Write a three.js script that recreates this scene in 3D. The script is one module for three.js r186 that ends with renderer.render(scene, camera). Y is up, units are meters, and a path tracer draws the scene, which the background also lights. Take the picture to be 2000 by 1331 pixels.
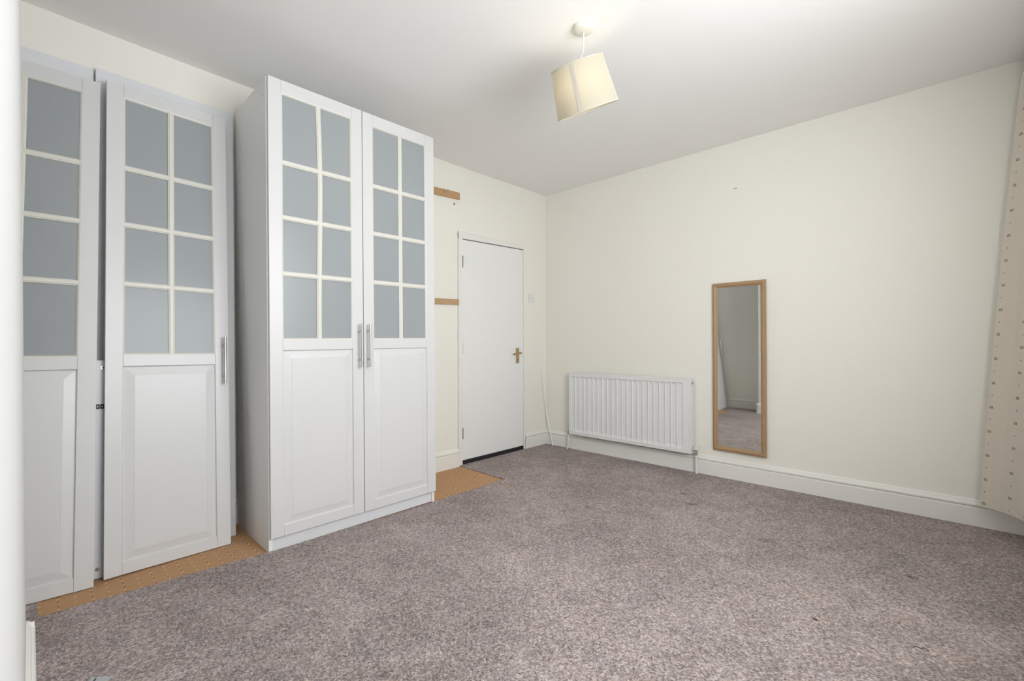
import * as THREE from 'three';
import { RoundedBoxGeometry } from 'three/addons/geometries/RoundedBoxGeometry.js';
import { mergeGeometries } from 'three/addons/utils/BufferGeometryUtils.js';
import { RectAreaLightUniformsLib } from 'three/addons/lights/RectAreaLightUniformsLib.js';

// ---------------------------------------------------------------- camera, sky, window light, exposure
const scene = new THREE.Scene();
const renderer = new THREE.WebGLRenderer({ antialias: true });
renderer.toneMapping = THREE.LinearToneMapping;
renderer.toneMappingExposure = 1.245;
renderer.shadowMap.enabled = true;

const camera = new THREE.PerspectiveCamera(73.753, 2000 / 1331, 0.02, 60);
camera.position.set(-3.6568, 1.0306, 2.9628);
camera.up.set(-0.00347, 0.99998, 0.00524);
camera.lookAt(-3.6568 + 0.72824, 1.0306 + 0.00612, 2.9628 - 0.68529);
scene.add(camera);

scene.background = new THREE.Color().setRGB(0.90, 0.95, 1.0);
scene.backgroundIntensity = 3.1;

RectAreaLightUniformsLib.init();
const H = 2.554;                                  // ceiling height
const WIN = { x0: -3.34, x1: -1.6, y0: 0.92, y1: 2.30, z: 3.45 };
const winLight = new THREE.RectAreaLight(new THREE.Color().setRGB(0.943, 0.973, 1.0), 6.0, WIN.x1 - WIN.x0 - 0.14, WIN.y1 - WIN.y0 - 0.14);
winLight.position.set((WIN.x0 + WIN.x1) / 2, (WIN.y0 + WIN.y1) / 2, WIN.z + 0.03);
winLight.lookAt(winLight.position.x, winLight.position.y, -1);
scene.add(winLight);

// ---------------------------------------------------------------- helpers
let seed = 7;
const rnd = () => { seed = (seed * 1664525 + 1013904223) >>> 0; return seed / 4294967296; };
const lin = (r, g, b) => new THREE.Color().setRGB(r, g, b);
const used = {};
function numbered(n) { const k = used[n] = (used[n] ?? -1) + 1; return k ? `${n}_${String(k).padStart(3, '0')}` : n; }
function shadows(m) { m.castShadow = true; m.receiveShadow = true; return m; }
function obj(name, geos, mat, parent = scene) {
  const list = (Array.isArray(geos) ? geos : [geos]).map((g) => { const h = g.index ? g.toNonIndexed() : g; return h; });
  const g = list.length === 1 ? list[0] : mergeGeometries(list.map((h) => { const c = new THREE.BufferGeometry(); for (const k of ['position', 'normal', 'uv']) c.setAttribute(k, h.getAttribute(k)); return c; }));
  const m = shadows(new THREE.Mesh(g, mat));
  m.name = parent === scene ? numbered(name) : name;
  parent.add(m);
  return m;
}
function thing(name, label, category, pos = [0, 0, 0], group) {
  const o = new THREE.Group(); o.name = numbered(name); o.position.set(...pos);
  o.userData = { label, category }; if (group) o.userData.group = group;
  scene.add(o); return o;
}
function tag(o, label, category, group) { o.userData.label = label; o.userData.category = category; if (group) o.userData.group = group; return o; }
function struct(o, label) { o.userData.kind = 'structure'; if (label) o.userData.label = label; return o; }
const bx = (x0, x1, y0, y1, z0, z1) => new THREE.BoxGeometry(x1 - x0, y1 - y0, z1 - z0).translate((x0 + x1) / 2, (y0 + y1) / 2, (z0 + z1) / 2);
const rb = (x0, x1, y0, y1, z0, z1, r = 0.002, s = 2) => new RoundedBoxGeometry(x1 - x0, y1 - y0, z1 - z0, s, r).translate((x0 + x1) / 2, (y0 + y1) / 2, (z0 + z1) / 2);
function cyl(a, b, r0, r1 = r0, seg = 20) {
  const A = new THREE.Vector3(...a), B = new THREE.Vector3(...b), d = B.clone().sub(A), L = d.length();
  const g = new THREE.CylinderGeometry(r1, r0, L, seg);
  g.applyQuaternion(new THREE.Quaternion().setFromUnitVectors(new THREE.Vector3(0, 1, 0), d.normalize()));
  return g.translate((A.x + B.x) / 2, (A.y + B.y) / 2, (A.z + B.z) / 2);
}
const tube = (pts, r, seg = 40, rad = 10) => new THREE.TubeGeometry(new THREE.CatmullRomCurve3(pts.map((p) => new THREE.Vector3(...p))), seg, r, rad);
// geometry from quads (flat normals)
function quads(list) {
  const P = [], U = [];
  for (const q of list) {
    const [a, b, c, d] = q, e = (u, v) => Math.hypot(u[0] - v[0], u[1] - v[1], u[2] - v[2]);
    const w = e(a, b), h = e(a, d);
    for (const [p, uv] of [[a, [0, 0]], [b, [w, 0]], [c, [w, h]], [a, [0, 0]], [c, [w, h]], [d, [0, h]]]) { P.push(...p); U.push(...uv); }
  }
  const g = new THREE.BufferGeometry();
  g.setAttribute('position', new THREE.Float32BufferAttribute(P, 3));
  g.setAttribute('uv', new THREE.Float32BufferAttribute(U, 2));
  g.computeVertexNormals(); return g;
}
// concentric rectangular rings: [[inset, depth], ...] around the rectangle x0..x1, y0..y1, closed in the middle when fill is set
function rings(x0, x1, y0, y1, steps, fill) {
  const R = steps.map(([i, z]) => [[x0 + i, y0 + i, z], [x1 - i, y0 + i, z], [x1 - i, y1 - i, z], [x0 + i, y1 - i, z]]);
  const q = [];
  for (let k = 0; k + 1 < R.length; k++) for (let j = 0; j < 4; j++) q.push([R[k][j], R[k][(j + 1) % 4], R[k + 1][(j + 1) % 4], R[k + 1][j]]);
  if (fill) q.push(R[R.length - 1]);
  return quads(q);
}
// sweep a closed 2D profile (a, b) along a path; frame(t) gives origin, A and B axes
function sweep(profile, frames) {
  const q = [], n = profile.length;
  const pt = ([o, A, B], [a, b]) => [o[0] + A[0] * a + B[0] * b, o[1] + A[1] * a + B[1] * b, o[2] + A[2] * a + B[2] * b];
  for (let k = 0; k + 1 < frames.length; k++) for (let j = 0; j < n; j++) {
    q.push([pt(frames[k], profile[j]), pt(frames[k], profile[(j + 1) % n]), pt(frames[k + 1], profile[(j + 1) % n]), pt(frames[k + 1], profile[j])]);
  }
  const P = [];
  for (const [fr, flip] of [[frames[0], true], [frames[frames.length - 1], false]]) {
    for (let j = 1; j + 1 < n; j++) { const t = [pt(fr, profile[0]), pt(fr, profile[j]), pt(fr, profile[j + 1])]; if (flip) t.reverse(); P.push(t); }
  }
  const g = quads(q), tris = new Float32Array(P.flat(2)), pos = g.getAttribute('position').array;
  const all = new Float32Array(pos.length + tris.length); all.set(pos); all.set(tris, pos.length);
  const uvOld = g.getAttribute('uv').array, uv = new Float32Array(all.length / 3 * 2); uv.set(uvOld);
  for (let i = pos.length / 3; i < all.length / 3; i++) { uv[2 * i] = all[3 * i]; uv[2 * i + 1] = all[3 * i + 1]; }
  const out = new THREE.BufferGeometry();
  out.setAttribute('position', new THREE.BufferAttribute(all, 3)); out.setAttribute('uv', new THREE.BufferAttribute(uv, 2));
  out.computeVertexNormals(); return out;
}
// value noise
function hash(x, y, s) { let h = (x * 374761393 + y * 668265263 + s * 1442695041) | 0; h = Math.imul(h ^ (h >>> 13), 1274126177); return ((h ^ (h >>> 16)) >>> 0) / 4294967296; }
function vnoise(x, y, s = 1) {
  const xi = Math.floor(x), yi = Math.floor(y), fx = x - xi, fy = y - yi, u = fx * fx * (3 - 2 * fx), v = fy * fy * (3 - 2 * fy);
  return (hash(xi, yi, s) * (1 - u) + hash(xi + 1, yi, s) * u) * (1 - v) + (hash(xi, yi + 1, s) * (1 - u) + hash(xi + 1, yi + 1, s) * u) * v;
}
function dataTex(n, fn, srgb, repeat) {
  const d = new Uint8Array(n * n * 4);
  for (let y = 0; y < n; y++) for (let x = 0; x < n; x++) { const c = fn(x, y), o = 4 * (y * n + x); d[o] = c[0]; d[o + 1] = c[1]; d[o + 2] = c[2]; d[o + 3] = 255; }
  const t = new THREE.DataTexture(d, n, n); t.magFilter = THREE.LinearFilter; t.minFilter = THREE.LinearMipmapLinearFilter; t.generateMipmaps = true;
  if (repeat) t.wrapS = t.wrapT = THREE.RepeatWrapping;
  if (srgb) t.colorSpace = THREE.SRGBColorSpace;
  t.needsUpdate = true; return t;
}
const std = (c, roughness = 0.5, o = {}) => new THREE.MeshStandardMaterial({ color: c, roughness, ...o });
const phy = (c, roughness, o = {}) => new THREE.MeshPhysicalMaterial({ color: c, roughness, ...o });

// ---------------------------------------------------------------- materials
const rollerBump = dataTex(512, (x, y) => { const v = 255 * (0.5 * vnoise(x / 5, y / 5, 3) + 0.3 * vnoise(x / 2, y / 2, 4) + 0.2 * vnoise(x / 18, y / 18, 5)); return [v, v, v]; }, false, true);
const bumpRep = (r) => { const t = rollerBump.clone(); t.repeat.set(r, r); t.needsUpdate = true; return t; };
const M = {
  wall: std(lin(0.885, 0.862, 0.788), 0.75, { bumpMap: bumpRep(2), bumpScale: 0.0004 }),
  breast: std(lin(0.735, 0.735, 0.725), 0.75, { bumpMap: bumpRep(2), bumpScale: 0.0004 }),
  ceiling: std(lin(0.935, 0.925, 0.905), 0.9),
  skirting: std(lin(0.86, 0.845, 0.80), 0.38),
  doorPaint: std(lin(0.87, 0.868, 0.85), 0.4),
  foil: std(lin(0.70, 0.697, 0.692), 0.36),
  bead: std(lin(0.745, 0.725, 0.655), 0.4),
  melamine: std(lin(0.765, 0.775, 0.795), 0.33),
  carcass: std(lin(0.89, 0.885, 0.87), 0.42),
  frosted: phy(lin(0.455, 0.485, 0.50), 0.95, { transmission: 0.3, thickness: 0, ior: 1.5, clearcoat: 0.75, clearcoatRoughness: 0.24 }),
  steel: std(lin(0.56, 0.55, 0.53), 0.32, { metalness: 1 }),
  chrome: std(lin(0.75, 0.75, 0.74), 0.16, { metalness: 1 }),
  darkMetal: std(lin(0.16, 0.15, 0.13), 0.45, { metalness: 0.7 }),
  brass: std(lin(0.52, 0.40, 0.22), 0.36, { metalness: 0.9 }),
  black: std(lin(0.012, 0.012, 0.016), 0.55),
  enamel: std(lin(0.82, 0.82, 0.81), 0.3),
  plastic: std(lin(0.80, 0.80, 0.79), 0.35),
  warmPlastic: std(lin(0.80, 0.79, 0.71), 0.4),
  hole: std(lin(0.12, 0.10, 0.085), 0.9),
  plug: std(lin(0.20, 0.16, 0.14), 0.8),
  mirror: std(lin(0.86, 0.87, 0.85), 0.02, { metalness: 1 }),
  glass: phy(lin(1, 1, 1), 0.0, { transmission: 1, thickness: 0, ior: 1.5 }),
  thread: std(lin(0.03, 0.022, 0.02), 0.9),
  slab: std(lin(0.4, 0.38, 0.35), 0.9),
};
function woodMat(base, dark, s, sx, sy) {
  const t = dataTex(512, (x, y) => {
    const w = vnoise(x / 90, y / 90, s) * 14, g = vnoise(x / 70 + w * 0.05, (y + w * 3) / 3.2, s + 1), f = vnoise(x / 20, y / 1.4, s + 2);
    const k = Math.min(1, Math.max(0, 0.65 * g + 0.35 * f)); return [0, 1, 2].map((i) => base[i] * k + dark[i] * (1 - k));
  }, true, true);
  t.repeat.set(sx, sy);
  return t;
}
M.pine = std(lin(1, 1, 1), 0.55, { map: woodMat([210, 172, 130], [172, 130, 90], 11, 2.5, 6) });
M.paleWood = std(lin(1, 1, 1), 0.5, { map: woodMat([212, 184, 142], [166, 132, 92], 21, 2.5, 7) });
M.frameWood = std(lin(1, 1, 1), 0.42, { map: woodMat([186, 156, 118], [158, 124, 88], 31, 1.5, 8) });

// ---------------------------------------------------------------- room shell
const ZF = 3.45, XL = -4.03, PX = -3.662, PZ0 = 0.86, PZ1 = 2.72;
// floor slab
struct(obj('floor', bx(-4.3, 0.2, -0.16, -0.0165, -0.3, 4.35), M.slab));

// ceiling: an old plaster ceiling that dips a little along the back wall
{
  const g = new THREE.BoxGeometry(4.5, 0.12, 4.65, 60, 1, 58).translate(-2.05, H + 0.06, 2.025);
  const p = g.getAttribute('position');
  for (let i = 0; i < p.count; i++) {
    const x = p.getX(i), y = p.getY(i), z = p.getZ(i);
    if (y < H + 0.05) {
      const dip = -0.020 * Math.exp(-(((x + 1.25) / 0.75) ** 2)) * Math.exp(-((z / 0.9) ** 2)) - 0.008 * Math.exp(-(((x + 2.8) / 0.7) ** 2)) * Math.exp(-((z / 0.9) ** 2)) + 0.008 * Math.exp(-(((x + 4.0) / 0.5) ** 2)) * Math.exp(-((z / 0.9) ** 2));
      p.setY(i, H + dip);
    }
  }
  g.computeVertexNormals();
  struct(obj('ceiling', g, M.ceiling));
}
// back wall with the door opening
const DO = { x0: -1.178, x1: -0.325, y1: 1.985 };
const wallBack = struct(obj('wall_back', [
  bx(-4.2, DO.x0, -0.1, H + 0.05, -0.12, 0), bx(DO.x1, 0.12, -0.1, H + 0.05, -0.12, 0), bx(DO.x0, DO.x1, DO.y1, H + 0.05, -0.12, 0),
  bx(DO.x0 - 0.1, DO.x1 + 0.1, -0.1, DO.y1 + 0.1, -0.2, -0.12)], M.wall));
obj('screw_hole', cyl([-1.2806, 2.3045, -0.004], [-1.2806, 2.3045, 0.0006], 0.0055), M.hole, wallBack);
obj('wall_plug', cyl([-1.2152, 2.203, -0.004], [-1.2152, 2.203, 0.0012], 0.0085), M.plug, wallBack);
const wallRight = struct(obj('wall_right', bx(0, 0.14, -0.1, H + 0.05, 0, ZF + 0.15), M.wall));
for (const z of [1.8375, 1.8495]) obj('screw_hole', cyl([0.004, 2.2, z], [-0.0006, 2.2, z], 0.0042), M.hole, wallRight);
struct(obj('wall_left', bx(XL - 0.14, XL, -0.1, H + 0.05, 0, ZF + 0.15), M.wall));
// chimney breast, its face a little out of plumb
{
  const g = bx(XL, PX, -0.1, H + 0.05, PZ0, PZ1), p = g.getAttribute('position');
  for (let i = 0; i < p.count; i++) if (p.getX(i) > -3.8) p.setX(i, PX + 0.002 - 0.0092 * p.getY(i));
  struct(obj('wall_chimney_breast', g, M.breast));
}
// window wall behind the camera
const WZ = WIN.z;
struct(obj('wall_front', [bx(-4.2, WIN.x0, -0.1, H + 0.05, ZF, ZF + 0.15), bx(WIN.x1, 0.14, -0.1, H + 0.05, ZF, ZF + 0.15),
  bx(WIN.x0, WIN.x1, -0.1, WIN.y0, ZF, ZF + 0.15), bx(WIN.x0, WIN.x1, WIN.y1, H + 0.05, ZF, ZF + 0.15)], M.wall));
{
  const w = new THREE.Group(); w.name = 'window_1'; scene.add(w); struct(w, 'white framed casement window with a sill');
  const z0 = WZ + 0.06, z1 = WZ + 0.12, f = 0.06;
  obj('frame', [rb(WIN.x0, WIN.x1, WIN.y0, WIN.y0 + f, z0, z1), rb(WIN.x0, WIN.x1, WIN.y1 - f, WIN.y1, z0, z1), rb(WIN.x0, WIN.x0 + f, WIN.y0, WIN.y1, z0, z1), rb(WIN.x1 - f, WIN.x1, WIN.y0, WIN.y1, z0, z1)], M.doorPaint, w);
  for (const k of [1, 2]) { const x = WIN.x0 + (WIN.x1 - WIN.x0) * k / 3; obj('mullion', rb(x - 0.03, x + 0.03, WIN.y0 + f, WIN.y1 - f, z0, z1), M.doorPaint, w); }
  for (let k = 0; k < 3; k++) { const a = WIN.x0 + (WIN.x1 - WIN.x0) * k / 3, b = WIN.x0 + (WIN.x1 - WIN.x0) * (k + 1) / 3; obj('pane', bx(a + 0.03, b - 0.03, WIN.y0 + f, WIN.y1 - f, WZ + 0.088, WZ + 0.092), M.glass, w); }
  obj('window_sill', rb(WIN.x0 + 0.002, WIN.x1 - 0.002, WIN.y0 - 0.03, WIN.y0, WZ - 0.06, WZ + 0.06, 0.006), M.doorPaint, w);
}

// skirting boards: flat face, groove, torus and small top bead
const SK = [[0, 0], [0.018, 0], [0.0185, 0.108], [0.0165, 0.1125], [0.0125, 0.1135], [0.0125, 0.1155], [0.0175, 0.1185], [0.0205, 0.1245], [0.0205, 0.1305], [0.0175, 0.1375], [0.0130, 0.1415], [0.0118, 0.1425], [0.0118, 0.1445], [0.0100, 0.1500], [0.0055, 0.1545], [0, 0.1555]];
function skirt(name, ax, from, to, wallAt, dir, drop = -0.008) {  // ax: 'x' runs along x on plane z=wallAt; 'z' runs along z on plane x=wallAt; dir: way the profile sticks out
  const fr = (s) => ax === 'x' ? [[s, drop, wallAt], [0, 0, dir], [0, 1, 0]] : [[wallAt, drop, s], [dir, 0, 0], [0, 1, 0]];
  return struct(obj(name, sweep(SK, [fr(from), fr(to)]), M.skirting));
}
skirt('baseboard_back', 'x', XL, -1.179, 0, 1);
skirt('baseboard_back', 'x', -0.3285, 0, 0, 1);
skirt('baseboard_right', 'z', 0, ZF, 0, -1);
skirt('baseboard_left', 'z', 0, PZ0, XL, 1);
skirt('baseboard_left', 'z', PZ1, ZF, XL, 1);
skirt('baseboard_chimney', 'z', PZ0 - 0.02, PZ1 + 0.02, PX + 0.001, 1);
skirt('baseboard_chimney', 'x', XL, PX + 0.02, PZ0, -1);
skirt('baseboard_chimney', 'x', XL, PX + 0.02, PZ1, 1);
skirt('baseboard_front', 'x', XL, 0, ZF, -1);

// ---------------------------------------------------------------- carpets
// world-mapped uv (metres from the back right corner) for the carpet textures
function worldUV(g, fn) { const p = g.getAttribute('position'), u = new Float32Array(p.count * 2); for (let i = 0; i < p.count; i++) { const [a, b] = fn(p.getX(i), p.getY(i), p.getZ(i)); u[2 * i] = a; u[2 * i + 1] = b; } g.setAttribute('uv', new THREE.BufferAttribute(u, 2)); return g; }
const CW = 4.2, CD = 4.2;
const stains = [[-1.646, 2.62, 0.008, 0.7], [-0.589, 1.684, 0.02, 0.25], [-0.75, 1.80, 0.025, 0.18], [-1.02, 2.30, 0.03, 0.14], [-2.25, 2.62, 0.018, 0.3], [-2.5, 1.75, 0.02, 0.2], [-1.0, 2.87, 0.016, 0.25], [-1.25, 1.35, 0.02, 0.18], [-0.9, 2.55, 0.02, 0.14]];
const carpetMap = dataTex(2048, (x, y) => {
  const X = -x / 2048 * CW, Z = y / 2048 * CD;
  // yarn tufts: warped fine noise, two plies
  const wx = vnoise(x / 7, y / 7, 40) * 3, wy = vnoise(x / 7, y / 7, 41) * 3;
  let t = 0.5 * vnoise((x + wx) / 1.7, (y + wy) / 2.0, 42) + 0.3 * vnoise(x / 3.6, y / 3.6, 43) + 0.2 * hash(x, y, 44);
  t = (t - 0.5) * 1.25;
  const patch = (vnoise(x / 55, y / 60, 45) - 0.5) * 0.10 + (vnoise(x / 170, y / 190, 46) - 0.5) * 0.10 + (vnoise(x / 22, y / 20, 48) - 0.5) * 0.06;
  let k = 1 + t * 0.80 + patch;
  for (const [sx, sz, r, a] of stains) { const d = Math.hypot((X - sx) * (1 + 0.5 * vnoise(x / 9, y / 9, 47)), Z - sz) / r; if (d < 1.6) k *= 1 - a * Math.max(0, 1 - d * d * 0.4) * (0.5 + vnoise(x / 3, y / 3, 49)); }
  const hue = (vnoise(x / 3, y / 3, 50) - 0.5) * 6 + (vnoise(x / 40, y / 40, 51) - 0.5) * 3;
  return [163 * k + hue, 150 * k, 146.5 * k - hue].map((v) => Math.max(18, Math.min(245, v)));
}, true, false);
const pileBump = dataTex(1024, (x, y) => { const wx = vnoise(x / 9, y / 9, 60) * 6; const v = 255 * (0.6 * vnoise((x + wx) / 4, (y - wx) / 4, 61) + 0.4 * vnoise(x / 2, y / 2, 62)); return [v, v, v]; }, false, true);
pileBump.repeat.set(CW / 0.9, CD / 0.9);
const carpetMat = std(lin(1, 1, 1), 1.0, { map: carpetMap, bumpMap: pileBump, bumpScale: 0.005 });
{
  const jag = (a, b, n, amp) => { const o = []; for (let i = 0; i < n; i++) { const t = i / n; o.push([a[0] + (b[0] - a[0]) * t + (rnd() - 0.5) * amp, a[1] + (b[1] - a[1]) * t + (rnd() - 0.5) * amp]); } return o; };
  const outline = [
    [XL, 0.345], [-3.66, 0.338], ...jag([-3.629, 0.334], [-3.632, 0.482], 6, 0.006), ...jag([-3.632, 0.482], [-2.95, 0.530], 60, 0.009), ...jag([-2.95, 0.532], [-2.82, 0.5475], 14, 0.007),
    ...jag([-2.82, 0.5480], [-1.86, 0.5610], 70, 0.006), ...jag([-1.86, 0.5600], [-1.181, 0.5520], 55, 0.006), ...jag([-1.181, 0.5520], [-1.163, 0.004], 30, 0.003),
    [-1.162, 0.0], [-1.14, -0.04], [-0.36, -0.04], [-0.34, 0.0], [0, 0], [0, ZF], [XL, ZF], [XL, PZ1 + 0.003], [PX + 0.004, PZ1 + 0.003], [PX + 0.004, PZ0 - 0.003], [XL, PZ0 - 0.003]];
  const s = new THREE.Shape(outline.map(([x, z]) => new THREE.Vector2(x, -z)));
  const g = new THREE.ExtrudeGeometry(s, { depth: 0.0085, bevelEnabled: false }).rotateX(-Math.PI / 2).translate(0, -0.0085, 0);
  worldUV(g, (x, y, z) => [-x / CW, z / CD]);
  tag(obj('fitted_carpet', g, carpetMat), 'taupe speckled fitted carpet covering the floor, cut away around the wardrobe', 'carpet');
}
{
  const c = document.createElement('canvas'); c.width = c.height = 512; const k = c.getContext('2d');
  k.fillStyle = 'rgb(192,150,110)'; k.fillRect(0, 0, 512, 512);
  for (let i = 0; i < 9000; i++) { const v = rnd() - 0.5; k.fillStyle = `rgba(${v > 0 ? 235 : 120},${v > 0 ? 195 : 84},${v > 0 ? 145 : 48},${0.22 * Math.abs(v) * 2})`; k.fillRect(rnd() * 512, rnd() * 512, 3 + rnd() * 4, 2 + rnd() * 3); }
  // tile is 0.2 m: dark dashed ribs along z every 0.1 m, cream dots along them and staggered between
  k.fillStyle = 'rgba(112,74,40,0.75)';
  for (const x of [64, 320]) for (let y = 0; y < 512; y += 128) k.fillRect(x - 3, y + 24, 6, 78);
  k.fillStyle = 'rgb(226,198,156)';
  for (const x of [64, 320]) for (let y = 0; y < 512; y += 128) { k.beginPath(); k.ellipse(x, y, 11, 14, 0, 0, 7); k.fill(); }
  for (const x of [192, 448]) for (let y = 64; y < 512; y += 128) { k.beginPath(); k.ellipse(x, y, 9, 11, 0, 0, 7); k.fill(); }
  const t = new THREE.CanvasTexture(c); t.colorSpace = THREE.SRGBColorSpace; t.wrapS = t.wrapT = THREE.RepeatWrapping; t.repeat.set(5, 5);
  const g = worldUV(bx(XL, -1.1, -0.0165, -0.0085, 0.0, 0.66), (x, y, z) => [x, z]);
  const b = pileBump.clone(); b.repeat.set(1.4, 1.4); b.needsUpdate = true;
  tag(obj('old_carpet', g, std(lin(1, 1, 1), 1, { map: t, bumpMap: b, bumpScale: 0.002 })), 'worn tan dotted old carpet showing beside the cut edge of the taupe carpet', 'carpet');
}

// ---------------------------------------------------------------- room door
{
  const d = new THREE.Group(); d.name = 'door_1'; scene.add(d); struct(d, 'plain white flush door with brass lever handle, closed');
  const L0 = -1.131, L1 = -0.352, yl = 1.925, yr = 1.949, zf = 0.004;
  // leaf, its head edge out of level as in the old frame
  const leaf = rb(L0 + 0.002, L1 - 0.002, 0.034, 1.95, -0.036, zf, 0.002), p = leaf.getAttribute('position');
  for (let i = 0; i < p.count; i++) if (p.getY(i) > 1.5) p.setY(i, p.getY(i) - 1.95 + yl - 0.008 + (yr - yl) * (p.getX(i) - L0) / (L1 - L0));
  obj('leaf', leaf, M.doorPaint, d);
  // lining
  obj('jamb', rb(-1.1755, L0 - 0.0015, -0.008, 1.972, -0.1, 0.012, 0.003), M.skirting, d);
  obj('jamb', rb(L1 + 0.0015, -0.330, -0.008, 1.972, -0.1, 0.007, 0.003), M.skirting, d);
  const head = rb(-1.1755, -0.330, 1.93, 1.982, -0.1, 0.009, 0.003), hp = head.getAttribute('position');
  for (let i = 0; i < hp.count; i++) if (hp.getY(i) < 1.95) hp.setY(i, yl + (yr - yl) * (hp.getX(i) - L0) / (L1 - L0));
  obj('head', head, M.skirting, d);
  obj('door_stop', [bx(L0, L0 + 0.012, 0, 1.95, -0.06, -0.04), bx(L1 - 0.012, L1, 0, 1.95, -0.06, -0.04), bx(L0, L1, 1.915, 1.95, -0.06, -0.04)], M.skirting, d);
  for (const [y0, y1, m] of [[1.677, 1.778, M.darkMetal], [0.939, 1.040, M.steel], [0.216, 0.311, M.darkMetal]]) {
    const g = [];
    for (let k = 0; k < 5; k++) g.push(cyl([L0 + 0.0005, y0 + (y1 - y0) * k / 5 + 0.0006, 0.009], [L0 + 0.0005, y0 + (y1 - y0) * (k + 1) / 5 - 0.0006, 0.009], 0.0056, 0.0056, 14));
    obj('hinge', g, m, d);
  }
  obj('threshold_bar', rb(L0 + 0.004, L1 - 0.004, -0.008, 0.031, -0.05, 0.010, 0.004), M.black, d);
  const pl = obj('handle_plate', rb(-0.4605, -0.4160, 0.838, 0.988, zf, zf + 0.006, 0.002), M.brass, d);
  obj('keyhole', [cyl([-0.4382, 0.873, zf + 0.003], [-0.4382, 0.873, zf + 0.0066], 0.005), bx(-0.441, -0.4355, 0.859, 0.873, zf + 0.003, zf + 0.0066)], M.black, pl);
  for (const y of [0.980, 0.846]) obj('screw', new THREE.SphereGeometry(0.004, 12, 8).scale(1, 1, 0.5).translate(-0.4382, y, zf + 0.006), M.steel, pl);
  obj('lever', [cyl([-0.4382, 0.936, zf], [-0.4382, 0.936, zf + 0.045], 0.010), tube([[-0.4300, 0.937, zf + 0.045], [-0.4500, 0.936, zf + 0.047], [-0.485, 0.934, zf + 0.047], [-0.528, 0.928, zf + 0.044]], 0.0075, 30, 12), new THREE.SphereGeometry(0.0115, 16, 12).translate(-0.4375, 0.937, zf + 0.046)], M.brass, d);
}
// light switch
{
  const s = thing('light_switch', 'white square light switch on the cream wall beside the door', 'switch', [-0.2276, 1.479, 0]);
  obj('plate', rb(-0.043, 0.043, -0.043, 0.043, 0, 0.008, 0.003, 3), M.plastic, s);
  obj('rocker', rb(-0.009, 0.009, -0.016, 0.016, 0.006, 0.0115, 0.002).rotateX(0.06), M.plastic, s);
  for (const x of [-0.030, 0.030]) obj('screw', cyl([x, 0, 0.006], [x, 0, 0.0086], 0.003, 0.003, 12), M.steel, s);
}
// battens
{
  const b = thing('wooden_batten', 'brown pine batten with a dark knot screwed high on the wall beside wardrobe', 'batten', [-1.165, 2.276, 0]);
  const g = rb(-0.72, 0, -0.029, 0.029, 0, 0.017, 0.003).rotateZ(0.052);
  obj('board', g, M.pine, b);
  obj('knot', cyl([-0.166, -0.003, 0.012], [-0.166, -0.003, 0.0174], 0.006, 0.006, 14), M.hole, b);
}
{
  const b = thing('wooden_batten', 'pale pine batten fixed at mid height between wardrobe and door frame', 'batten', [-1.1755, 1.379, 0]);
  obj('board', rb(-0.72, 0, -0.0235, 0.0235, 0, 0.018, 0.003).rotateZ(0.028), M.paleWood, b);
  obj('screw', cyl([-0.243, -0.006, 0.014], [-0.243, -0.006, 0.0186], 0.0045, 0.0045, 14), M.steel, b);
}

// ---------------------------------------------------------------- wardrobe doors (framed, frosted panes over a raised panel)
const DW = 0.495, DH = 2.29, ST = 0.062, GT = 2.226, GB = 0.985, PT = 0.931, PB = 0.053, TH = 0.019;
const ROWS = [1.878, 1.601, 1.317], MW = 0.0125;
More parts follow.
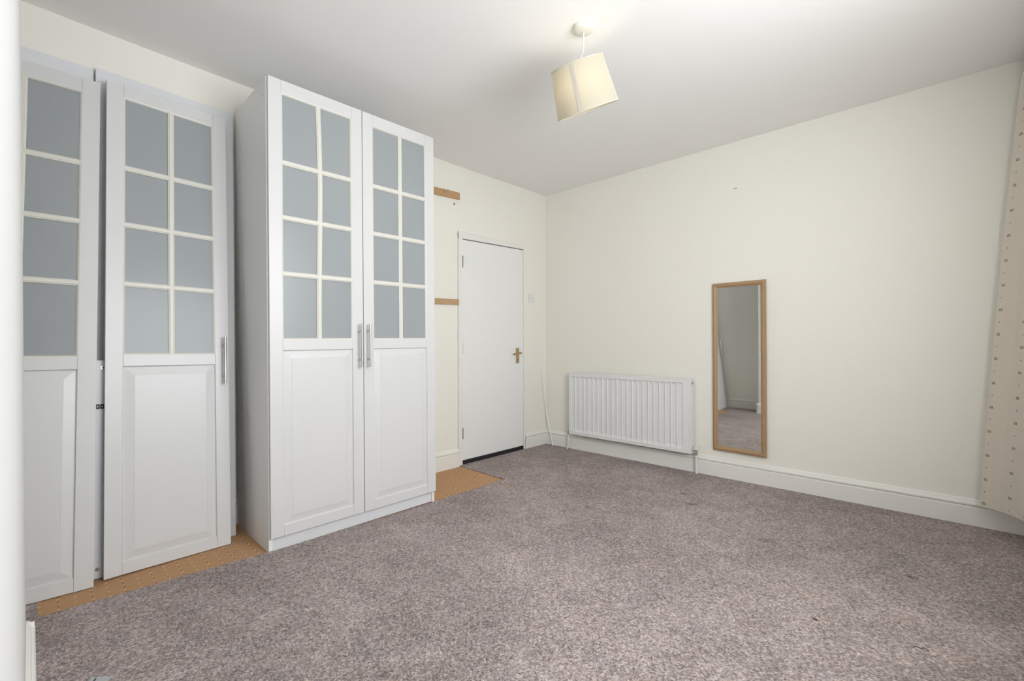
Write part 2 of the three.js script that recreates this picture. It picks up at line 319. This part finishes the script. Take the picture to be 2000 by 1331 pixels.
// a door in its own frame: x 0..DW, y 0..DH, front face z = 0; bow: sideways bend of the upright glazing bar; handle at the right (+1) or left (-1)
function doorFrame(name) {
  const stiles = [rb(0, ST, 0, DH, -TH, 0, 0.0015), rb(DW - ST, DW, 0, DH, -TH, 0, 0.0015)];
  const rails = [[0, PB], [PT, GB], [GT, DH]].map(([a, b]) => rb(ST + 0.0004, DW - ST - 0.0004, a, b, -TH, -0.0005, 0.0015));
  return { stiles, rails };
}
const MUNTIN = [[-MW, -0.006], [-MW, 0.0005], [-MW + 0.0045, 0.0025], [-MW + 0.0065, 0.0050], [MW - 0.0065, 0.0050], [MW - 0.0045, 0.0025], [MW, 0.0005], [MW, -0.006]];
function doorParts(root, side, bow, knobs = true) {
  obj('field_panel', [rings(ST, DW - ST, PB, PT, [[0, -0.001], [0.003, -0.009], [0.006, -0.0095], [0.042, -0.0028], [0.0425, -0.0034], [0.0435, -0.0034], [0.044, -0.0022]], true), bx(ST, DW - ST, PB, PT, -TH + 0.002, -0.011)], M.foil, root);
  obj('glazing_bead', rings(ST, DW - ST, GB, GT, [[-0.0005, -0.0008], [0.003, -0.0022], [0.0075, -0.0075], [0.0075, -0.011]]), M.bead, root);
  const xm = DW / 2, x0 = ST + 0.004, x1 = DW - ST - 0.004;
  const edges = [GT, ...ROWS, GB];
  for (let r = 0; r < 4; r++) for (const [a, b] of [[x0, xm - 0.003], [xm + 0.003, x1]]) {
    obj('pane', bx(a, b, edges[r + 1] + (r < 3 ? 0.003 : 0.002), edges[r] - (r ? 0.003 : 0.002), -0.0135, -0.0095), M.frosted, root);
  }
  const n = 24, fr = [];
  for (let i = 0; i <= n; i++) { const y = GB + (GT - GB) * i / n; fr.push([[xm + bow(y), y, -0.005], [1, 0, 0], [0, 0, 1]]); }
  obj('muntin', sweep(MUNTIN, fr), M.bead, root);
  for (const y of ROWS) obj('muntin', sweep(MUNTIN, [[[ST + 0.001, y, -0.0055], [0, 1, 0], [0, 0, 1]], [[DW - ST - 0.001, y, -0.0055], [0, 1, 0], [0, 0, 1]]]), M.bead, root);
  if (knobs) {
    const hx = side > 0 ? DW - 0.026 : 0.023;
    const bar = obj('handle', cyl([hx, 0.828, 0.034], [hx, 1.074, 0.034], 0.0062, 0.0062, 24), M.steel, root);
    if (bar) for (const y of [0.871, 1.032]) (root.isMesh ? root : bar) && obj('handle_post', cyl([hx, y, -0.0005], [hx, y, 0.031], 0.0048, 0.0048, 16), M.steel, root.isMesh ? root : bar);
  }
}

// wardrobe against the back wall
{
  const w = thing('wardrobe', 'tall white two-door wardrobe with frosted glass panes and steel bar handles', 'wardrobe', [-2.8416, -0.0085, 0.5425]);
  w.rotation.order = 'YXZ'; w.rotation.y = -0.0149; w.rotation.z = 0.0085;
  const W = 1.0, HH = 2.364, D = 0.505, t = 0.018;
  obj('side_panel', rb(0, t, 0, HH, -D, 0, 0.001), M.carcass, w);
  obj('side_panel', rb(W - t, W, 0, HH, -D, 0, 0.001), M.carcass, w);
  obj('top_panel', rb(t, W - t, HH - t, HH, -D, -0.001, 0.001), M.carcass, w);
  obj('bottom_panel', rb(t, W - t, 0.062, 0.062 + t, -D, -0.001, 0.001), M.carcass, w);
  obj('back_panel', bx(t, W - t, 0.02, HH - 0.02, -D, -D + 0.004), M.carcass, w);
  obj('plinth', rb(t + 0.0005, W - t - 0.0005, 0.0, 0.061, -0.026, -0.010, 0.001), M.melamine, w);
  obj('shelf', rb(t, W - t, 1.98, 1.998, -D + 0.01, -0.03, 0.001), M.carcass, w);
  obj('clothes_rail', cyl([t, 1.93, -D / 2], [W - t, 1.93, -D / 2], 0.011), M.steel, w);
  for (const y of [0.20, 2.28]) obj('screw', cyl([-0.0006, y, -0.035], [0.002, y, -0.035], 0.003, 0.003, 10), M.darkMetal, w);
  [[0.004, 1, (y) => 0.007 * Math.sin((y - GB) / (GT - GB) * Math.PI) - 0.003 * Math.sin((y - GB) / (GT - GB) * Math.PI * 2)], [0.5025, -1, () => 0]].forEach(([x, side, bow]) => {
    const { stiles, rails } = doorFrame();
    const d = obj('door', [...stiles, ...rails], M.foil, w);
    d.position.set(x, 0.0735, 0.0215);
    doorParts(d, side, bow);
  });
}

// loose doors and boards leaning against the back wall
function lean(o, pos, yaw, tilt, roll) { o.position.set(...pos); o.rotation.order = 'YXZ'; o.rotation.set(THREE.MathUtils.degToRad(tilt), THREE.MathUtils.degToRad(yaw), THREE.MathUtils.degToRad(roll)); }
function looseDoor(label, pos, yaw, tilt, roll, side, bow) {
  const d = thing('loose_door', label, 'door', [0, 0, 0], 'loose wardrobe doors leaning on the wall');
  const { stiles, rails } = doorFrame();
  stiles.forEach((g) => obj('stile', g, M.foil, d)); rails.forEach((g) => obj('rail', g, M.foil, d));
  doorParts(d, side, bow);
  const hx = side > 0 ? 0.022 : DW - 0.022;
  for (const y of [0.18, 0.80, 1.45, 2.08]) obj('hinge', [cyl([hx, y, -TH + 0.002], [hx, y, -TH - 0.004], 0.0175), rb(hx - 0.009, hx + 0.009, y - 0.009, y + 0.009, -TH - 0.018, -TH - 0.002, 0.003)], M.chrome, d);
  lean(d, pos, yaw, tilt, roll);
  return d;
}
looseDoor('loose white wardrobe door with frosted panes leaning on the wall right beside the wardrobe', [-3.4317, 0.0008, 0.3087], 2.61, -4.92, -0.75, 1, () => 0);
looseDoor('loose white wardrobe door leaning in the alcove, half hidden by the chimney breast', [-3.9598, -0.0012, 0.3046], -3.52, -6.63, -0.5, -1, () => 0);

{
  const b = thing('white_board', 'tall white panel board standing behind the loose door nearest the wardrobe', 'board');
  obj('board', rb(0, 0.58, 0, 2.36, -0.018, 0, 0.0015), M.melamine, b);
  lean(b, [-3.465, -0.002, 0.1916], 1.22, -3.77, -0.60);
}
{
  const b = thing('white_board', 'tall white panel board behind the loose door in the alcove', 'board');
  obj('board', rb(0, 0.56, 0, 2.357, -0.012, 0, 0.0015), M.melamine, b);
  lean(b, [-4.022, -0.0035, 0.130], 0, -2.76, -0.30);
}
{
  const b = thing('short_board', 'short white board with black catch wedged in the gap between the loose doors', 'board');
  obj('board', rb(0, 0.30, 0, 0.962, -0.016, 0, 0.0015), M.melamine, b);
  for (const [x, y] of [[0.0228, 0.928], [0.012, 0.040]]) {
    const r = obj('cam_fitting', cyl([x, y, -0.004], [x, y, 0.0010], 0.0085, 0.0085, 24), M.steel, b);
    obj('cam_slot', [bx(x - 0.006, x + 0.006, y - 0.0012, y + 0.0012, 0.0005, 0.0014), bx(x - 0.0012, x + 0.0012, y - 0.006, y + 0.006, 0.0005, 0.0014)], M.darkMetal, r);
  }
  for (const [x0, x1] of [[0.0005, 0.0135], [0.0155, 0.0300]]) {
    const k = obj('catch', rb(x0, x1, 0.742, 0.763, -0.002, 0.004, 0.0015), M.black, b);
    obj('catch_pin', cyl([(x0 + x1) / 2 - 0.001, 0.7525, 0.003], [(x0 + x1) / 2 - 0.001, 0.7525, 0.0052], 0.0028, 0.0028, 12), M.warmPlastic, k);
  }
  lean(b, [-3.4615, -0.0025, 0.2620], 1.5, -4.6, -0.9);
}

// ---------------------------------------------------------------- radiator
{
  const r = thing('radiator', 'white ribbed panel radiator mounted low on the cream wall', 'radiator', [0, 0, 0]);
  const z0 = 0.353, z1 = 1.531, y0 = 0.154, y1 = 0.746, X = -0.086;
  // pressed front sheet: flat border, recessed flutes with narrow ridges every 50 mm
  const zs = [], ys = [];
  const fz0 = 0.3775, n = 22, pitch = 0.0497;
  zs.push(z0, z0 + 0.003, z0 + 0.008, z0 + 0.0105, z0 + 0.013, fz0 - 0.006, fz0);
  for (let k = 0; k < n; k++) { const a = fz0 + k * pitch; for (const t of [0.0015, 0.006, 0.016, pitch - 0.006, pitch - 0.0015, pitch]) zs.push(a + t); }
  const fz1 = fz0 + n * pitch; zs.push(fz1 + 0.006, z1 - 0.013, z1 - 0.0105, z1 - 0.008, z1 - 0.003, z1);
  ys.push(y0, y0 + 0.003, y0 + 0.008, y0 + 0.0105, y0 + 0.013, y0 + 0.030, y0 + 0.034, y0 + 0.044, y0 + 0.056, y1 - 0.050, y1 - 0.040, y1 - 0.033, y1 - 0.030, y1 - 0.013, y1 - 0.0105, y1 - 0.008, y1 - 0.003, y1);
  const depth = (z, y) => {
    let d = 0;
    if (z > fz0 && z < fz1) {
      const t = (z - fz0) % pitch, s = Math.min(t, pitch - t);
      d = 0.0085 * Math.min(1, Math.max(0, (s - 0.0015) / 0.0045));
      const e = Math.min(1, Math.max(0, (y - y0 - 0.032) / 0.020)) * Math.min(1, Math.max(0, (y1 - 0.031 - y) / 0.014));
      d *= e;
    }
    const edge = Math.min(z - z0, z1 - z, y - y0, y1 - y); if (edge < 0.0025) d += 0.003; else if (edge > 0.0085 && edge < 0.0125) d += 0.0028;
    return X + d;
  };
  const q = [];
  for (let i = 0; i + 1 < zs.length; i++) for (let j = 0; j + 1 < ys.length; j++) q.push([[depth(zs[i], ys[j]), ys[j], zs[i]], [depth(zs[i + 1], ys[j]), ys[j], zs[i + 1]], [depth(zs[i + 1], ys[j + 1]), ys[j + 1], zs[i + 1]], [depth(zs[i], ys[j + 1]), ys[j + 1], zs[i]]]);
  obj('front_panel', [quads(q), bx(X + 0.0105, X + 0.016, y0 + 0.004, y1 - 0.004, z0 + 0.004, z1 - 0.004)], M.enamel, r);
  obj('side_cover', rb(X + 0.003, -0.016, y0 + 0.002, y1 - 0.001, z1 - 0.004, z1, 0.0015), M.enamel, r);
  obj('side_cover', rb(X + 0.003, -0.016, y0 + 0.002, y1 - 0.001, z0, z0 + 0.004, 0.0015), M.enamel, r);
  obj('rear_panel', rb(-0.034, -0.020, y0 + 0.01, y1 - 0.01, z0 + 0.008, z1 - 0.008, 0.003), M.enamel, r);
  // slotted top grille
  const tg = [rb(X + 0.003, X + 0.014, y1 - 0.006, y1 - 0.001, z0, z1, 0.001), rb(-0.026, -0.016, y1 - 0.006, y1 - 0.001, z0, z1, 0.001)];
  for (let k = 0; k <= 46; k++) { const z = z0 + 0.006 + (z1 - z0 - 0.012) * k / 46; tg.push(bx(X + 0.013, -0.025, y1 - 0.005, y1 - 0.002, z - 0.004, z + 0.004)); }
  obj('top_grille', tg, M.enamel, r);
  for (const z of [0.55, 1.33]) obj('bracket', bx(-0.034, -0.0012, y0 + 0.06, y1 - 0.08, z - 0.012, z + 0.012), M.enamel, r);
  obj('bleed_plug', [cyl([-0.051, 0.712, z1 - 0.002], [-0.051, 0.712, z1 + 0.007], 0.0125, 0.0125, 6), cyl([-0.051, 0.712, z1 + 0.006], [-0.051, 0.712, z1 + 0.011], 0.0045, 0.0045, 12)], M.steel, r);
  // right hand valve with its pipe tail
  const v = obj('valve', [cyl([-0.053, 0.187, z1], [-0.053, 0.187, z1 + 0.012], 0.0165, 0.0165, 6), cyl([-0.053, 0.187, z1 + 0.010], [-0.053, 0.187, z1 + 0.034], 0.0085), cyl([-0.053, 0.168, z1 + 0.032], [-0.053, 0.196, z1 + 0.032], 0.0105), cyl([-0.053, 0.148, z1 + 0.032], [-0.053, 0.170, z1 + 0.032], 0.0135, 0.0135, 6)], M.chrome, r);
  obj('valve_cap', cyl([-0.053, 0.190, z1 + 0.032], [-0.053, 0.220, z1 + 0.032], 0.0165, 0.0155, 24), M.plastic, v);
  obj('pipe', cyl([-0.053, 0.0005, z1 + 0.032], [-0.053, 0.150, z1 + 0.032], 0.0082, 0.0082, 20), M.enamel, r);
  const u = obj('valve', [cyl([-0.053, 0.187, z0], [-0.053, 0.187, z0 - 0.030], 0.0085), cyl([-0.053, 0.170, z0 - 0.030], [-0.053, 0.200, z0 - 0.030], 0.0095), cyl([-0.053, 0.148, z0 - 0.030], [-0.053, 0.172, z0 - 0.030], 0.012, 0.012, 6)], M.chrome, r);
  obj('valve_cap', cyl([-0.053, 0.192, z0 - 0.030], [-0.053, 0.218, z0 - 0.030], 0.012, 0.011, 20), M.warmPlastic, u);
  obj('pipe', tube([[-0.053, 0.150, z0 - 0.030], [-0.053, 0.08, z0 - 0.030], [-0.053, 0.03, z0 - 0.034], [-0.055, 0.0015, z0 - 0.042]], 0.0078, 24, 12), M.enamel, r);
}

// thin white strip leaning in the corner
tag(obj('plastic_strip', (() => {
  const c = new THREE.CatmullRomCurve3([[-0.078, 0.730, 0.004], [-0.050, 0.53, 0.012], [-0.034, 0.36, 0.030], [-0.031, 0.18, 0.072], [-0.0285, -0.0005, 0.113]].map((p) => new THREE.Vector3(...p)));
  const fr = []; for (let i = 0; i <= 30; i++) { const p = c.getPoint(i / 30), k = 0.55 + 0.45 * i / 30; fr.push([[p.x, p.y, p.z], [0.66 * k, 0, 0.75 * k], [-0.75, 0, 0.66]]); }
  return sweep([[-0.0085, -0.002], [0.0085, -0.002], [0.0085, 0.002], [-0.0085, 0.002]], fr);
})(), M.plastic), 'thin bowed white plastic strip leaning in the room corner beside the radiator', 'strip');

// ---------------------------------------------------------------- wall mirror
{
  const m = thing('wall_mirror', 'tall narrow wall mirror in a wooden frame beside the radiator', 'mirror', [-0.008, 0.8465, 1.8665]);
  m.rotation.y = -Math.PI / 2 + THREE.MathUtils.degToRad(-1.3);         // local x runs along the wall away from the corner, local z into the room
  const w = 0.188, h = 0.6435, f = 0.036;
  const prof = [[0, 0], [0, 0.010], [0.003, 0.016], [0.007, 0.0165], [0.008, 0.0185], [0.013, 0.0225], [0.019, 0.0225], [0.026, 0.019], [0.0295, 0.0150], [0.031, 0.0150], [0.034, 0.0125], [f, 0.0100], [f, 0]];
  const corner = (sx, sy) => [[sx * w, sy * h, 0], [-sx, -sy, 0], [0, 0, 1]];
  const names = [[[-1, -1], [1, -1]], [[1, -1], [1, 1]], [[1, 1], [-1, 1]], [[-1, 1], [-1, -1]]];
  for (const [a, b] of names) obj('frame_member', sweep(prof, [corner(...a), corner(...b)]), M.frameWood, m);
  obj('mirror_glass', bx(-w + f - 0.002, w - f + 0.002, -h + f - 0.002, h - f + 0.002, 0.004, 0.009), M.mirror, m);
  obj('backing', bx(-w + 0.004, w - 0.004, -h + 0.004, h - 0.004, -0.001, 0.003), M.slab, m);
}

// ---------------------------------------------------------------- pendant lamp with a tipped drum shade
{
  const L = thing('pendant_lamp', 'lit ceiling pendant with a tilted cream drum shade', 'lamp', [-1.8354, H, 1.725]);
  const rose = new THREE.LatheGeometry([[0, -0.026], [0.012, -0.0255], [0.030, -0.024], [0.043, -0.020], [0.049, -0.012], [0.0505, 0.0]].map(([a, b]) => new THREE.Vector2(a, b)), 48);
  obj('ceiling_rose', rose, M.warmPlastic, L);
  const ax = new THREE.Vector3(0.4747, -0.8798, -0.0235).normalize();        // shade axis, pointing down
  const C = new THREE.Vector3(-1.8375 - 0.030 * 0.6853 - -1.8354, 2.375 - H, 1.7216 - 0.030 * 0.7282 - 1.725);   // centre of the upper rim
  const r0 = 0.1265, r1 = 0.1535, h = 0.214;
  const hub = C.clone().addScaledVector(ax, 0.012);
  obj('cord', tube([[0, -0.022, 0], [-0.001, -0.08, -0.001], [-0.004, -0.13, -0.004], [hub.x, hub.y, hub.z]], 0.0032, 30, 10), M.warmPlastic, L);
  const grp = new THREE.Object3D(); grp.position.copy(C); grp.quaternion.setFromUnitVectors(new THREE.Vector3(0, -1, 0), ax);
  grp.updateMatrix();
  const put = (g) => g.applyMatrix4(grp.matrix);
  obj('lamp_holder', new THREE.CylinderGeometry(0.017, 0.020, 0.06, 24).translate(hub.x, hub.y - 0.028, hub.z), M.warmPlastic, L);
  const spid = [put(new THREE.TorusGeometry(0.021, 0.002, 8, 28).rotateX(Math.PI / 2).translate(0, -0.014, 0))];
  for (let k = 0; k < 3; k++) { const a = k * 2.094 + 0.4; spid.push(put(cyl([0.021 * Math.cos(a), -0.014, 0.021 * Math.sin(a)], [r0 * Math.cos(a), -0.003, r0 * Math.sin(a)], 0.0018, 0.0018, 8))); }
  obj('shade_ring', spid, M.plastic, L);
  const fabric = phy(lin(0.56, 0.52, 0.42), 1.0, { transmission: 0.36, thickness: 0, side: THREE.DoubleSide });
  const seamMat = phy(lin(0.52, 0.47, 0.41), 1.0, { transmission: 0.04, thickness: 0, side: THREE.DoubleSide });
  const shade = obj('lamp_shade', put(new THREE.CylinderGeometry(r0, r1, h, 96, 1, true).translate(0, -h / 2, 0)), fabric, L);
  for (const [r, y] of [[r0, -0.002], [r1, -h + 0.002]]) obj('rim_tape', put(new THREE.TorusGeometry(r, 0.0024, 8, 96).rotateX(Math.PI / 2).translate(0, y, 0)), std(lin(0.62, 0.585, 0.49), 0.9), shade);
  // seam: the overlap strip, facing the camera side left of centre
  const inv = grp.matrix.clone().invert(), camLocal = camera.position.clone().sub(L.position).applyMatrix4(inv);
  const fa = Math.atan2(camLocal.x, camLocal.z);
  const strip = new THREE.CylinderGeometry(r0 + 0.0012, r1 + 0.0012, h - 0.006, 6, 1, true, fa - 0.20 - 0.072, 0.144).translate(0, -h / 2, 0);
  obj('seam', put(strip), seamMat, shade);
  const bulbAt = hub.clone().add(new THREE.Vector3(0.004, -0.095, 0.002));   // the bulb hangs plumb while the shade tips
  obj('bulb', new THREE.SphereGeometry(0.030, 24, 16).translate(bulbAt.x, bulbAt.y, bulbAt.z), std(lin(1, 0.9, 0.72), 0.4, { emissive: lin(1, 0.86, 0.62), emissiveIntensity: 1.2 }), L);
  const pt = new THREE.PointLight(new THREE.Color().setRGB(1, 0.86, 0.60), 0.040); pt.position.copy(bulbAt); pt.castShadow = true; pt.shadow.radius = 2.6; L.add(pt);
}

// ---------------------------------------------------------------- curtain at the window end of the right wall
{
  const c = document.createElement('canvas'); c.width = c.height = 512; const k = c.getContext('2d');
  k.fillStyle = 'rgb(247,240,229)'; k.fillRect(0, 0, 512, 512);
  for (let i = 0; i < 2600; i++) { const v = rnd() - 0.5; k.fillStyle = `rgba(${v > 0 ? 245 : 196},${v > 0 ? 238 : 186},${v > 0 ? 226 : 168},0.16)`; k.fillRect(rnd() * 512, rnd() * 512, 10 + rnd() * 50, 1.4); }
  // tile 0.13 m high x 0.2 m wide: small outlined squares and dots between, columns staggered
  const sq = (x, y) => { k.strokeStyle = 'rgb(128,116,100)'; k.lineWidth = 8; k.strokeRect(x - 14, y - 21, 28, 42); k.fillStyle = 'rgb(200,188,170)'; k.fillRect(x - 8, y - 14, 16, 28); };
  const dot = (x, y) => { k.fillStyle = 'rgb(140,126,108)'; k.beginPath(); k.ellipse(x, y, 7, 11, 0, 0, 7); k.fill(); };
  sq(128, 128); dot(128, 384); dot(384, 128); sq(384, 384);
  const t = new THREE.CanvasTexture(c); t.colorSpace = THREE.SRGBColorSpace; t.wrapS = t.wrapT = THREE.RepeatWrapping;
  const cm = phy(lin(1, 1, 1), 0.95, { map: t, transmission: 0.48, thickness: 0, side: THREE.DoubleSide });
  // plan curves of the cloth at the heading and at the hem (x, z); it hangs gathered at the rail and opens towards the hem
  function drape(top, hem, yTop, yBot, ripple) {
    const V = (l) => new THREE.CatmullRomCurve3(l.map(([x, z]) => new THREE.Vector3(x, 0, z)), false, 'centripetal');
    const A = V(top).getSpacedPoints(120), B = V(hem).getSpacedPoints(120), nu = 120, nv = 60, P = [], U = [], I = [];
    for (let j = 0; j <= nv; j++) {
      const v = j / nv, y = yTop + (yBot - yTop) * v, f = Math.pow(v, 0.85);
      let len = 0, prev = null;
      for (let i = 0; i <= nu; i++) {
        const u = i / nu, w = ripple * (0.4 + 0.6 * f) * Math.sin(u * 17 + 1.3 + 1.5 * v);
        const p = [A[i].x + (B[i].x - A[i].x) * f + w * 0.7, y + 0.004 * Math.sin(u * 14) * f, A[i].z + (B[i].z - A[i].z) * f + w * 0.6];
        if (prev) len += Math.hypot(p[0] - prev[0], p[2] - prev[2]); prev = p;
        P.push(...p); U.push(len / 0.20, y / 0.13);
      }
    }
    for (let j = 0; j < nv; j++) for (let i = 0; i < nu; i++) { const a = j * (nu + 1) + i, b = a + 1, d = a + nu + 1, e = d + 1; I.push(a, d, b, b, d, e); }
    const g = new THREE.BufferGeometry(); g.setAttribute('position', new THREE.Float32BufferAttribute(P, 3)); g.setAttribute('uv', new THREE.Float32BufferAttribute(U, 2)); g.setIndex(I); g.computeVertexNormals();
    return g;
  }
  const cu = thing('curtain', 'cream curtain patterned with small squares hanging in the corner by the cream wall', 'curtain', [0, 0, 0]);
  obj('drape', drape([[-0.035, 3.335], [-0.055, 3.290], [-0.10, 3.30], [-0.19, 3.345], [-0.27, 3.375], [-0.34, 3.33], [-0.42, 3.37], [-0.50, 3.33]],
    [[-0.045, 3.205], [-0.075, 3.145], [-0.115, 3.132], [-0.20, 3.205], [-0.30, 3.315], [-0.40, 3.385], [-0.50, 3.31], [-0.60, 3.36]], 2.45, 0.145, 0.024), cm, cu);
  const cv = thing('curtain', 'matching curtain drawn back at the far side of the window by the chimney breast', 'curtain', [0, 0, 0]);
  obj('drape', drape([[-3.72, 3.34], [-3.62, 3.29], [-3.52, 3.35], [-3.42, 3.29], [-3.32, 3.35], [-3.22, 3.30], [-3.14, 3.35]],
    [[-3.74, 3.33], [-3.63, 3.24], [-3.52, 3.34], [-3.41, 3.23], [-3.30, 3.34], [-3.19, 3.24], [-3.08, 3.34]], 2.45, 0.145, 0.01), cm, cv);
  const rl = thing('curtain_rail', 'white curtain rail fixed above the window', 'rail', [0, 0, 0]);
  obj('track', rb(-3.98, -0.025, 2.458, 2.482, ZF - 0.150, ZF - 0.125, 0.003), M.plastic, rl);
  for (const x of [-0.62, -2.0, -3.9]) obj('bracket', bx(x - 0.012, x + 0.012, 2.46, 2.50, ZF - 0.130, ZF - 0.001), M.plastic, rl);
}

// ---------------------------------------------------------------- small things on the carpet
tag(obj('thread', tube([[-1.607, 0.002, 2.893], [-1.600, 0.004, 2.900], [-1.598, 0.003, 2.914], [-1.594, 0.004, 2.923], [-1.597, 0.002, 2.932]], 0.0011, 30, 6), M.thread), 'short dark loose thread lying on the taupe carpet', 'thread');
{
  const t = thing('paper_tag', 'small grey paper tag with a black squiggle lying on the carpet', 'tag', [-3.513, 0.0012, 1.085]);
  const s = new THREE.Shape([[-0.018, -0.034], [0.020, -0.034], [0.014, 0.027], [-0.012, 0.020]].map((p) => new THREE.Vector2(...p)));
  obj('card', new THREE.ExtrudeGeometry(s, { depth: 0.0012, bevelEnabled: false }).rotateX(-Math.PI / 2), std(lin(0.42, 0.45, 0.45), 0.5), t);
  obj('squiggle', new THREE.TubeGeometry(new THREE.CatmullRomCurve3([[-0.012, 0.0014, 0.018], [-0.009, 0.0014, 0.000], [-0.002, 0.0014, -0.007], [0.004, 0.0014, -0.008], [0.008, 0.0014, -0.011]].map((p) => new THREE.Vector3(...p))), 24, 0.0024, 8).scale(1, 0.4, 1).translate(0, 0.0008, 0), M.black, t);
  t.rotation.y = 0.75;
}

renderer.render(scene, camera);
